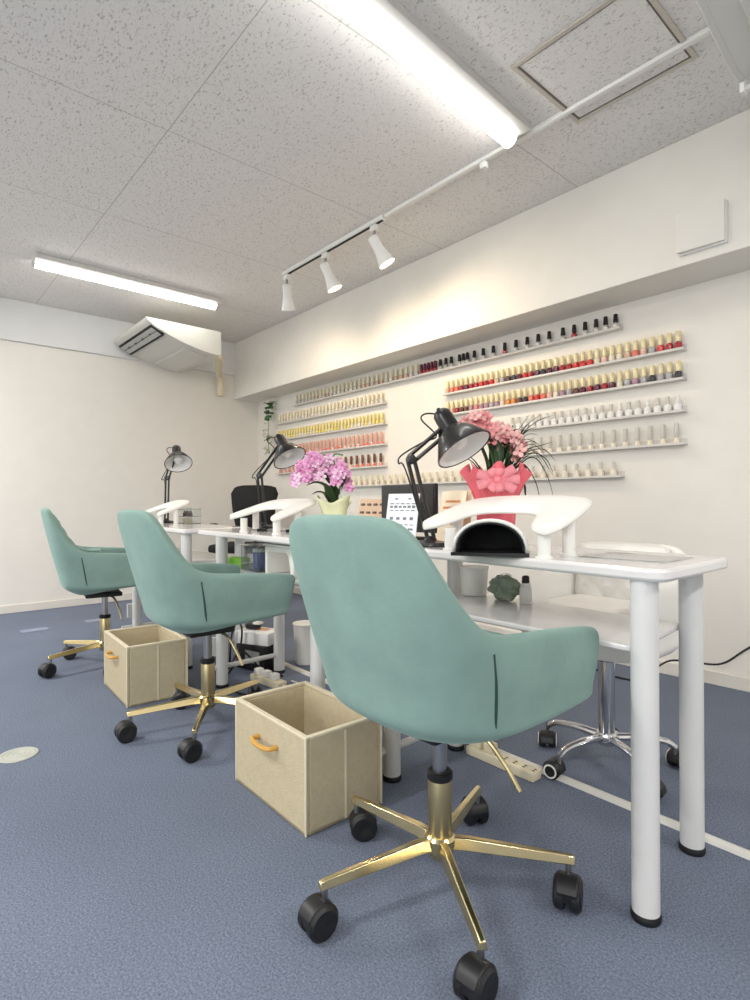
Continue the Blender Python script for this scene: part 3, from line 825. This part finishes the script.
# ------------------------------------------------------------------ lower shelf things
SZ = .5395
t = thing('tidy_bin', 'plain white tub on the lower shelf of the first desk', 'tub', (-1.165, 1.435, SZ))
obj('tub', lathe(B(), [(.036, 0), (.04, .004), (.045, .088), (.042, .088), (.037, .01)], seg=24), M['white'], t); obj('rim', lathe(B(), [(.045, .084), (.047, .086), (.047, .092), (.043, .092)], seg=24), M['white'], t)
t = thing('towel', 'crumpled sage green pack beside the white tub', 'pack', (-1.045, 1.43, SZ))
bm = B(); bmesh.ops.create_icosphere(bm, subdivisions=4, radius=1)
for v in bm.verts:
    n = v.co.copy(); f = 1+.12*math.sin(n.x*7+1)*math.sin(n.y*6)+.1*math.sin(n.z*9+n.x*4)
    v.co = Vector((n.x*.052*f, n.y*.035*f, max(0, .036+n.z*.036*f)))
obj('pack', bm, M['sage'], t); obj('tie', tube(B(), [(.005, -.045, .03), (.006, -.03, .07), (.004, 0, .08), (.005, .03, .07)], .003, 6, 5), M['clear'], t)
t = thing('pump_bottle', 'small white bottle with a black cap on the lower shelf', 'bottle', (-.965, 1.425, SZ))
obj('body', lathe(B(), [(.016, 0), (.018, .004), (.018, .045), (.008, .056), (.008, .06)], seg=18), M['white'], t)
obj('cap', lathe(B(), [(.009, .06), (.011, .062), (.011, .078), (.007, .082)], seg=14), M['black'], t, label='black cap')
t = thing('green_packet', 'bright green packet on the middle desk shelf', 'packet', (-2.39, 1.24, SZ), .3)
obj('packet', bx(B(), (0, 0, .024), (.10, .06, .048), bev=.012), M['green'], t); obj('seal', bx(B(), (.054, 0, .024), (.012, .055, .004)), M['white'], t)
t = thing('clear_box', 'clear acrylic box holding a blue canister on the middle desk shelf', 'box', (-2.23, 1.27, SZ))
bm = B()
for s in (-1, 1): bx(bm, (s*.075, 0, .055), (.003, .12, .11)); bx(bm, (0, s*.06, .055), (.15, .003, .11))
bx(bm, (0, 0, .0015), (.15, .12, .003))
obj('walls', bm, M['clear'], t); obj('lid', bx(B(), (0, 0, .112), (.156, .126, .004)), M['clear'], t)
t = thing('blue_canister', 'dark blue canister inside the clear acrylic box', 'canister', (-2.225, 1.265, SZ+.0035))
obj('body', lathe(B(), [(.034, 0), (.036, .003), (.036, .075), (.033, .08)], seg=24), M['blue'], t); obj('lid', lathe(B(), [(.0375, .078), (.0375, .092), (.034, .095)], seg=24), M['white'], t)
t = thing('tray_stand', 'white arched tray stand on the middle desk shelf, right of the canister'.replace('right of', 'next to'), 'stand', (-1.99, 1.28, SZ))
ol = [(-.11, 0, 0), (-.11, 0, .118), (.11, 0, .118), (.11, 0, 0), (.085, 0, 0)]+[(.085*1, 0, .03)]+[(.07, 0, .085), (.055, 0, .095), (-.08, 0, .095), (-.09, 0, .085), (-.09, 0, 0)]
obj('arch', prism(B(), [Vector(p)+Vector((0, -.07, 0)) for p in ol], (0, .14, 0)), M['white'], t, bev=.004); obj('tray', bx(B(), (0, 0, .123), (.235, .15, .008), bev=.003), M['white'], t)
# clear organiser with small tools on the far desk
t = thing('acrylic_organiser', 'clear tiered organiser of small bottles under the distant hand rest', 'organiser', (-3.45, 1.45, TZ), .0)
bm = B()
for z in (.002, .045, .088): bx(bm, (0, 0, z), (.14, .09, .003))
for x in (-.07, .07): bx(bm, (x, 0, .05), (.003, .09, .1))
obj('tiers', bm, M['clear'], t)
bm = B()
for k in range(5): lathe(bm, [(.008, 0), (.009, .002), (.009, .02), (.004, .024), (.004, .034)], (-.052+k*.026, -.01, .0465), seg=10)
obj('vial', bm, M['brownnail'], t)
bm = B()
for k in range(5): lathe(bm, [(.009, 0), (.01, .002), (.01, .026), (.005, .03)], (-.052+k*.026, -.01, .0035), seg=10)
obj('jar', bm, M['cream'], t)
# small tools on middle desk
for k, (x, y, rz, lab) in enumerate(((-2.27, 1.30, .5, 'slim silver nail tool lying beside the second desk lamp'), (-2.12, 1.36, 1.2, 'slim silver nail tool lying between lamp and orchid on the middle desk'))):
    t = thing('nail_tool', lab, 'tool', (x, y, TZ), rz, 'nail tools on the middle desk')
    obj('shaft', cyl(B(), (-.06, 0, .006), (.05, 0, .006), .004, .003, 10), M['steel'], t); obj('grip', cyl(B(), (-.03, 0, .006), (.02, 0, .006), .006, .006, 12), M['black'], t)

# ------------------------------------------------------------------ white quilted stool chair behind desk one
t = thing('quilted_chair', 'white quilted leather swivel chair with chrome base, behind the first desk', 'chair', (-.88, 1.742, 0), PI)
k_ = .86
R2 = [(x*k_, y*.72-.01, .60+(z-.583)*.42) for x, y, z in RIM]; B2 = [(x*k_, y*.80-.005, .445+(z-.457)*.5) for x, y, z in BAS]; U2 = [(x*k_, y*.85, .375+(z-.406)*.5) for x, y, z in UND]; C2 = [y*.85 for y in CEN]
obj('shell', tub_shell(R2, B2, U2, C2, .04, .46), M['whitepad'], t, sub=2)
bm = B(); lay = []
for z, f in ((.435, .9), (.455, 1.), (.50, 1.), (.52, .92)):
    lay.append([(abs(math.cos(a))**.55*math.copysign(1, math.cos(a))*.165*f, abs(math.sin(a))**.55*math.copysign(1, math.sin(a))*.15*f+.035, z) for a in [2*PI*k/28 for k in range(28)]])
V = grid(bm, lay, True); bm.faces.new(list(reversed(V[0]))); bm.faces.new(V[-1])
obj('seat_cushion', bm, M['whitepad'], t, bev=.008)
# quilted back cushion leaning on the shell
rows = []
for j in range(13):
    q = j/12; row = []
    for i in range(17):
        p = i/16; x = (p-.5)*.30
        puff = .012*abs(math.sin(PI*(p*4+q*3)))**.5*abs(math.sin(PI*(p*4-q*3)))**.5
        edge = min(1, 6*min(p, 1-p))*min(1, 6*min(q, 1-q))
        row.append((x, -.16+.035*(1-q)+.03*(2*p-1)**2+.03*edge+puff*edge, .49+.195*q))
    rows.append(row)
bm = B(); grid(bm, rows); o = obj('back_cushion', bm, M['whitepad'], t); md = o.modifiers.new('thick', 'SOLIDIFY'); md.thickness = .02
obj('seat_plate', lathe(B(), [(.05, .345), (.06, .35), (.06, .368), (.05, .372)], seg=20), M['black'], t)
obj('column', lathe(B(), [(.0255, .10), (.0255, .33), (.032, .336), (.032, .346)], seg=24), M['chrome'], t)
obj('hub', lathe(B(), [(.024, .065), (.032, .07), (.036, .09), (.030, .105)], seg=20), M['chrome'], t)
make_star(t, math.radians(184-180), .205, .088, .07, M['chrome'], None, wheel_r=.026, curved=True, ringm=M['white'])

# black mesh office chair in the corner
t = thing('office_chair', 'black mesh office chair standing in the room corner', 'chair', (-4.285, 2.285, 0), math.radians(221-180))
rows = []
for j in range(9):
    q = j/8; w = .17+.05*q if q < .75 else .2075+.012*math.sin((q-.75)*4*PI*.5)
    if q > .9: w -= .03
    rows.append([(w*(2*p-1), .02+.03*(2*p-1)**2-.05*math.sin(q*PI*.9), .56+.43*q-(.02*abs(2*p-1)**4 if q > .85 else 0)) for p in [i/10 for i in range(11)]])
bm = B(); grid(bm, rows); o = obj('backrest', bm, M['blackfab'], t, loc=(0, .2, 0)); md = o.modifiers.new('thick', 'SOLIDIFY'); md.thickness = .03
obj('back_spine', tube(B(), [(0, .05, .42), (0, .22, .44), (0, .25, .6), (0, .22, .8)], .016, 8, 5), M['black'], t)
obj('seat', bx(B(), (0, -.02, .465), (.46, .44, .07), bev=.03), M['blackfab'], t)
for s in (-1, 1): obj('armrest', tube(B(), [(s*.2, .05, .44), (s*.265, .05, .47), (s*.265, .05, .63), (s*.265, -.06, .65), (s*.265, -.14, .645)], .016, 8, 5), M['black'], t)
obj('column', lathe(B(), [(.028, .09), (.028, .26), (.017, .262), (.017, .44)], seg=20), M['black'], t)
obj('hub', lathe(B(), [(.03, .07), (.038, .08), (.038, .115), (.03, .12)], seg=20), M['black'], t)
make_star(t, .3, .28, .10, .085, M['black'], None)

# ------------------------------------------------------------------ floor things
t = thing('floor_cover', 'round pale floor outlet cover on the blue carpet, close to us', 'floor cover', (-2.205, .337, 0))
obj('plate', lathe(B(), [(.058, 0), (.06, .001), (.058, .004), (.046, .0045), (.044, .003), (.001, .003)], seg=40, cap=False), M['plate'], t)
bm = B()
for r in (.016, .032): lathe(bm, [(r, .003), (r+.002, .0042), (r+.004, .003)], seg=32, cap=False)
obj('ring', bm, M['plate'], t)
for x, y, lab in ((-4.30, .75, 'faint oblong floor cover out in the open by the cream wall'), (-4.36, 1.15, 'faint oblong floor cover behind the smallest teal chair')):
    t = thing('duct_cover', lab, 'floor cover', (x, y, 0), group='faint oblong floor covers near the cream wall')
    obj('plate', prism(B(), rounded([(-.05, -.08, 0), (.05, -.08, 0), (.05, .08, 0), (-.05, .08, 0)], .03), (0, 0, .003)), M['patch'], t)
    obj('screw', lathe(B(), [(.006, .003), (.005, .004)], seg=10), M['steel'], t)

t = thing('floor_duct', 'long white cable duct lying on the carpet behind the desks', 'cable duct', (0, 0, 0))
obj('duct', prism(B(), [(-2.56, 1.548, 0), (-2.56, 1.553, .008), (-2.56, 1.565, .012), (-2.56, 1.577, .008), (-2.56, 1.582, 0)], (3.1, -.035, 0)), M['cable'], t)
obj('end_piece', bx(B(), (-2.565, 1.565, .007), (.03, .042, .014), bev=.003), M['cable'], t)
t = thing('power_strip', 'cream power strip with plugs lying on the white floor duct', 'power strip', (-1.095, 1.483, .0), math.radians(-1))
obj('body', bx(B(), (0, 0, .014), (.26, .048, .028), bev=.006), M['cream'], t)
bm = B()
for k in range(5):
    for s in (-1, 1): bx(bm, (-.02+k*.035, s*.006, .0285), (.008, .003, .002))
obj('socket', bm, M['dark'], t)
obj('plug', bx(B(), (-.10, .004, .043), (.05, .045, .034), bev=.008), M['cream'], t); obj('plug', bx(B(), (-.05, .006, .041), (.036, .036, .028), bev=.007), M['cream'], t)
obj('cord', tube(B(), [(-.10, .004, .055), (-.14, .03, .04), (-.16, .062, .018), (-.24, .068, .016), (-.34, .07, .016)], .004, 8, 5), M['cable'], t)

t = thing('waste_bin', 'plain white waste bin on the floor behind the middle desk leg', 'bin', (-2.47, 1.665, 0))
obj('body', lathe(B(), [(.05, 0), (.054, .004), (.066, .205), (.062, .205), (.052, .012)], seg=28), M['white'], t); obj('rim', lathe(B(), [(.066, .2), (.069, .203), (.069, .21), (.063, .21)], seg=28), M['white'], t)

# clutter below the middle desk
t = thing('adapter_box', 'black power unit on the floor under the middle desk', 'power unit', (-2.56, 1.44, 0), .25)
obj('case', bx(B(), (0, 0, .065), (.2, .13, .13), bev=.01), M['black'], t); obj('vent', bx(B(), (.02, -.066, .07), (.1, .003, .06)), M['grille'], t)
t = thing('carton', 'white carton with peach label on the black power unit', 'carton', (-2.565, 1.44, .13), .45)
obj('box', bx(B(), (0, 0, .03), (.2, .13, .06), bev=.003), M['paper'], t); obj('label_strip', bx(B(), (0, .02, .0608), (.1, .05, .001)), M['peach'], t)
t = thing('headset', 'small black and white device on top of the white carton', 'device', (-2.60, 1.43, .1912), .4)
obj('body', bx(B(), (0, 0, .014), (.07, .045, .028), bev=.01), M['black'], t); obj('cap', bx(B(), (.03, .0, .033), (.04, .04, .012), bev=.005), M['white'], t)
t = thing('plug_bundle', 'pale bundle of plugs on the floor beside the black power unit', 'plugs', (-2.30, 1.34, 0), .1)
obj('strip', bx(B(), (0, 0, .016), (.22, .05, .032), bev=.006), M['cream'], t)
for k in range(3): obj('plug', bx(B(), (-.07+k*.06, .0, .046), (.04, .036, .03), bev=.008), M['white'], t)
obj('lead', tube(B(), [(.1, 0, .02), (.14, .0, .012), (.17, .03, .006), (.15, .08, .006), (.06, .09, .006)], .0045, 8, 6), M['cable'], t)
for k, (lab, pts) in enumerate((
        ('black cable looping up from the floor to the middle desk', [(-2.62, 1.31, .006), (-2.60, 1.30, .08), (-2.60, 1.31, .18), (-2.585, 1.33, .24), (-2.545, 1.335, .22), (-2.555, 1.33, .12), (-2.53, 1.24, .02), (-2.50, 1.19, .005)]),
        ('black cable draped along the low crossbar of the middle desk', [(-2.47, 1.20, .006), (-2.445, 1.24, .07), (-2.438, 1.28, .13), (-2.432, 1.32, .10), (-2.43, 1.36, .05), (-2.43, 1.40, .006), (-2.385, 1.45, .006), (-2.34, 1.44, .006)]),
        ('black cable snaking over the carpet below the middle desk', [(-2.18, 1.20, .006), (-2.27, 1.17, .006), (-2.36, 1.19, .006), (-2.36, 1.25, .006), (-2.27, 1.26, .006), (-2.17, 1.25, .006)]),
        )):
    t = tag(obj('power_cable', tube(B(), pts, .005, 8, 6), M['black']), lab, 'cable', 'black cables under the middle desk')
t = tag(obj('power_cable', tube(B(), [(-.55, 2.80, .52), (-.70, 2.80, .29), (-.80, 2.79, .19), (-.88, 2.78, .122), (-.98, 2.78, .105), (-1.08, 2.75, .10), (-1.14, 2.70, .05), (-1.17, 2.66, .006), (-1.26, 2.62, .006), (-1.4, 2.66, .006), (-1.6, 2.75, .006)], .0045, 8, 6), M['black']), 'black cord sagging along the skirting beyond the white desk legs', 'cord')

# ------------------------------------------------------------------ nail polish on wall rails
def px_to_x(px, y=2.868-.022):
    """where the pixel column px meets the bottle line (camera at the origin, yaw 49 degrees)"""
    f = (px-375)/565.0
    yaw = math.radians(49)
    d = (math.cos(yaw)*f-math.sin(yaw), math.sin(yaw)*f+math.cos(yaw))
    return d[0]/d[1]*y
def rail(label, x0, x1, z):
    t = thing('polish_rail', label, 'rail', ((x0+x1)/2, WY, z), group='thin wall rails for nail polish')
    L = x1-x0
    obj('ledge', bx(B(), (0, -.0225, -.003), (L, .045, .006), bev=.001), M['rail'], t)
    obj('back_strip', bx(B(), (0, -.0012, .012), (L, .0024, .03)), M['rail'], t)
    obj('front_lip', bx(B(), (0, -.044, .003), (L, .002, .006)), M['rail'], t)
PROTO = {}
def proto(kind, cap, lac):
    key = (kind, cap, lac)
    if key in PROTO: return PROTO[key]
    bm = B(); bc = B()
    if kind == 'short':
        lathe(bm, [(.014, 0), (.0155, .002), (.0155, .024), (.006, .034), (.006, .036)], seg=14); lathe(bc, [(.0105, .034), (.0125, .036), (.0105, .076), (.008, .078)], seg=12)
    elif kind == 'tall':
        lathe(bm, [(.0135, 0), (.015, .002), (.015, .034), (.009, .038), (.008, .040)], seg=12, sq=.7); lathe(bc, [(.0118, .039), (.0125, .041), (.0115, .086), (.009, .089)], seg=14)
    elif kind == 'slim':
        lathe(bm, [(.013, 0), (.015, .002), (.013, .022), (.006, .032)], seg=12); lathe(bc, [(.0075, .031), (.0115, .04), (.011, .096), (.007, .10)], seg=12)
    else:
        lathe(bm, [(.0145, 0), (.0165, .002), (.0165, .036), (.007, .042), (.007, .044)], seg=12, sq=.6); lathe(bc, [(.008, .043), (.0098, .045), (.0098, .075), (.007, .078)], seg=12)
    def mesh_of(b, name, m):
        bmesh.ops.recalc_face_normals(b, faces=b.faces)
        me = bpy.data.meshes.new(name); b.to_mesh(me); b.free(); me.materials.append(m)
        for p in me.polygons: p.use_smooth = True
        me.set_sharp_from_angle(angle=math.radians(40))
        return me
    PROTO[key] = (mesh_of(bm, 'polish_bottle', LAC[lac] if lac in LAC else M[lac]), mesh_of(bc, 'cap', LAC[cap] if cap in LAC else M[cap]))
    return PROTO[key]
def ordinal(n):
    return '%d%s' % (n, 'th' if 10 <= n % 100 <= 20 else {1: 'st', 2: 'nd', 3: 'rd'}.get(n % 10, 'th'))
def place(xs, z, kinds, group, where):
    """xs run from the free end of the rail towards the room corner"""
    for i, x in enumerate(xs):
        kind, cap, capword, lac, lacword = kinds(i, x)
        bme, cme = proto(kind, cap, lac)
        o = bpy.data.objects.new('polish_bottle', bme); COL.objects.link(o)
        o.location = (x, WY-.022, z); o.rotation_euler.z = random.uniform(-.2, .2)
        tag(o, '%s %s bottle, %s along %s counting towards the room corner' % (capword, lacword, ordinal(i+1), where), 'nail polish', group)
        c = bpy.data.objects.new('cap', cme); COL.objects.link(c); c.parent = o
def run(x1, x0, step):
    n = int(round((x1-x0)/step)); return [x1-(k+.5)*(x1-x0)/n for k in range(n)]
random.seed(3)
# topmost rail
rail('topmost and longest wall rail, black-capped bottles on its free half', -4.40, -1.35, 1.725)
xs = [px_to_x(p) for p in (616.5, 606.5, 597, 586, 575, 563.7, 550, 539, 528, 516.7, 505.5, 494, 484, 475, 468, 464, 460, 452, 446.5, 441, 436, 432.5, 429, 425.5, 422)]
xs = [x for x in xs if x > -4.36]
rest = run(xs[-1]-.02, -4.385, .053)
def kt(i, x):
    if i < 20: return ('short', 'black', 'black-capped', 'glassy' if i not in (4, 10) else 'crimson', 'clear polish' if i not in (4, 10) else 'red polish')
    if i < 25: return ('short', 'plum', 'wine-capped', 'crimson', 'dark red polish')
    return ('tall', 'ivorycap', 'ivory-capped', random.choice(['glassy', 'ivory', 'glassy', 'nude']), 'pale polish')
place(xs+rest, 1.725, kt, 'bottles on the topmost rail', 'the topmost rail')
# gold-capped rails
rail('upper one of two gold-capped polish rails, under the black-capped bottles', -2.56, -1.045, 1.556)
seqU = ['crimson', 'crimson', 'scarlet', 'silver', 'blush', 'coral', 'nude', 'ivory', 'ivory', 'blush', 'ivory', 'scarlet', 'scarlet', 'scarlet', 'crimson', 'crimson', 'plum', 'plum', 'charcoal', 'plum', 'crimson', 'scarlet', 'plum', 'charcoal', 'brown', 'silver', 'nude', 'scarlet', 'crimson', 'scarlet', 'crimson', 'crimson', 'plum', 'crimson', 'coral', 'coral', 'nude', 'charcoal']
place(run(-1.055, -2.55, .0405), 1.556, lambda i, x: ('tall', 'goldcap', 'gold-capped', seqU[i % len(seqU)], seqU[i % len(seqU)]+' polish'), 'gold capped bottles on the upper gold rail', 'upper gold rail')
rail('lower one of two gold-capped polish rails, above the white bottles', -2.56, -1.045, 1.416)
seqL = ['charcoal', 'silver', 'silver', 'charcoal', 'silver', 'mauve', 'silver', 'ivory', 'plum', 'crimson', 'plum', 'crimson', 'plum', 'brown', 'silver', 'mauve', 'ivory', 'blush', 'coral', 'scarlet', 'coral', 'charcoal', 'brown', 'orange', 'orange', 'ivory', 'mauve', 'silver', 'mauve', 'mauve', 'rose', 'mauve', 'brown', 'brown', 'crimson', 'nude', 'brown', 'nude']
place(run(-1.055, -2.55, .0405), 1.416, lambda i, x: ('tall', 'goldcap', 'gold-capped', seqL[i % len(seqL)], seqL[i % len(seqL)]+' polish'), 'gold capped bottles on the lower gold rail', 'lower gold rail')
rail('wall rail of all-white bottles, just above the frosted ones', -2.06, -1.045, 1.264)
place(run(-1.055, -2.04, .046), 1.264, lambda i, x: ('plain', 'greycap' if i % 3 else 'whitecap', 'white', 'white', 'polish'), 'white bottles on the white rail', 'the white rail')
rail('wall rail of tall frosted bottles, third above the floor-side rail'.replace('third above the floor-side rail', 'directly above the lowest rail'), -2.06, -1.045, 1.110)
place(run(-1.055, -2.04, .060), 1.110, lambda i, x: ('slim', 'greycap', 'tall frosted', 'ivory', 'polish'), 'frosted bottles above the lowest rail', 'the frosted rail')
rail('lowest wall rail, passing behind the pink bouquet and the black screen', -3.72, -1.345, .967)
place(run(-1.36, -3.70, .068), .967, lambda i, x: ('plain', 'greycap' if i < 9 else 'ivorycap', 'cream-capped', 'ivory', 'polish'), 'cream bottles on the lowest rail', 'the lowest rail')
# rails nearer the corner
rail('corner rail of ivory bottles, highest of the four short corner rails', -4.70, -3.15, 1.583)
place(run(-3.17, -4.68, .050), 1.583, lambda i, x: ('tall', 'ivorycap', 'ivory-capped', random.choice(['glassy', 'ivory']), 'pale polish'), 'ivory bottles on the highest corner rail', 'highest corner rail')
rail('corner rail packed with yellow bottles', -4.70, -3.15, 1.428)
place(run(-3.17, -4.68, .044), 1.428, lambda i, x: ('tall', 'yellowcap', 'yellow-capped', random.choice(['lemon', 'lemon', 'ivory']), 'yellow polish'), 'yellow bottles on the corner rail', 'yellow corner rail')
rail('corner rail of rose and coral bottles, under the yellow ones', -4.70, -3.15, 1.273)
place(run(-3.17, -4.68, .056), 1.273, lambda i, x: ('slim', 'rosecap', 'rose-capped', random.choice(['rose', 'coral', 'blush']), 'rosy polish'), 'rosy bottles on the corner rail', 'rose corner rail')
rail('corner rail of dark-capped pink bottles, behind the pink orchid', -4.70, -3.15, 1.110)
place(run(-3.17, -4.68, .072), 1.110, lambda i, x: ('slim', 'brown' if i < 7 else 'rosecap', 'slender', random.choice(['rose', 'blush', 'coral']), 'pink polish'), 'pink bottles on the lowest corner rail', 'lowest corner rail')

# ------------------------------------------------------------------ light
def area(name, loc, size, power, col=(1, .97, .92)):
    L = bpy.data.lights.new(name, 'AREA'); L.shape = 'RECTANGLE'; L.size, L.size_y = size; L.energy = power; L.color = col
    o = bpy.data.objects.new(name, L); COL.objects.link(o); o.location = loc
    return o
for x, y, p in ((-1.42, -1.1, 30), (-4.1, -1.1, 60), (1.25, 1.42, 22), (1.25, -1.1, 26)):
    area('unseen_ceiling_fill', (x, y, CZ-.06), (.08, 1.2), p, (1, .98, .95))  # unseen ceiling lamps added out of frame to brighten the room, no fittings built
    pass
wl = area('rear_fill', (.6, Y0+.05, 1.25), (3.4, 1.5), 48, (.95, .98, 1)); wl.rotation_euler = (math.radians(90), 0, 0)  # soft fill added behind the camera to lift ceiling and walls, no window there
W = bpy.data.worlds.new('World'); SC.world = W; W.use_nodes = True
W.node_tree.nodes['Background'].inputs[0].default_value = (.8, .85, 1, 1); W.node_tree.nodes['Background'].inputs[1].default_value = .3

# ------------------------------------------------------------------ camera
yaw, pitch, roll = math.radians(49.0), math.radians(.19), math.radians(-.21)
f = Vector((-math.sin(yaw), math.cos(yaw), 0)); r = Vector((math.cos(yaw), math.sin(yaw), 0)); u = Vector((0, 0, 1))
f2 = f*math.cos(pitch)+u*math.sin(pitch); u2 = u*math.cos(pitch)-f*math.sin(pitch)
r3 = r*math.cos(roll)+u2*math.sin(roll); u3 = u2*math.cos(roll)-r*math.sin(roll)
cd = bpy.data.cameras.new('camera'); co = bpy.data.objects.new('camera', cd); COL.objects.link(co)
cd.sensor_fit = 'HORIZONTAL'; cd.sensor_width = 36; cd.lens = 565/750*36; cd.clip_start = .02
co.matrix_world = Matrix.Translation((0, 0, .84)) @ Matrix((r3, u3, -f2)).transposed().to_4x4()
SC.camera = co
vs = SC.view_settings
vs.view_transform = 'Standard'; vs.look = 'None'; vs.gamma = 1; vs.use_curve_mapping = False; vs.exposure = .5
SC.cycles.max_bounces = 8; SC.cycles.diffuse_bounces = 5
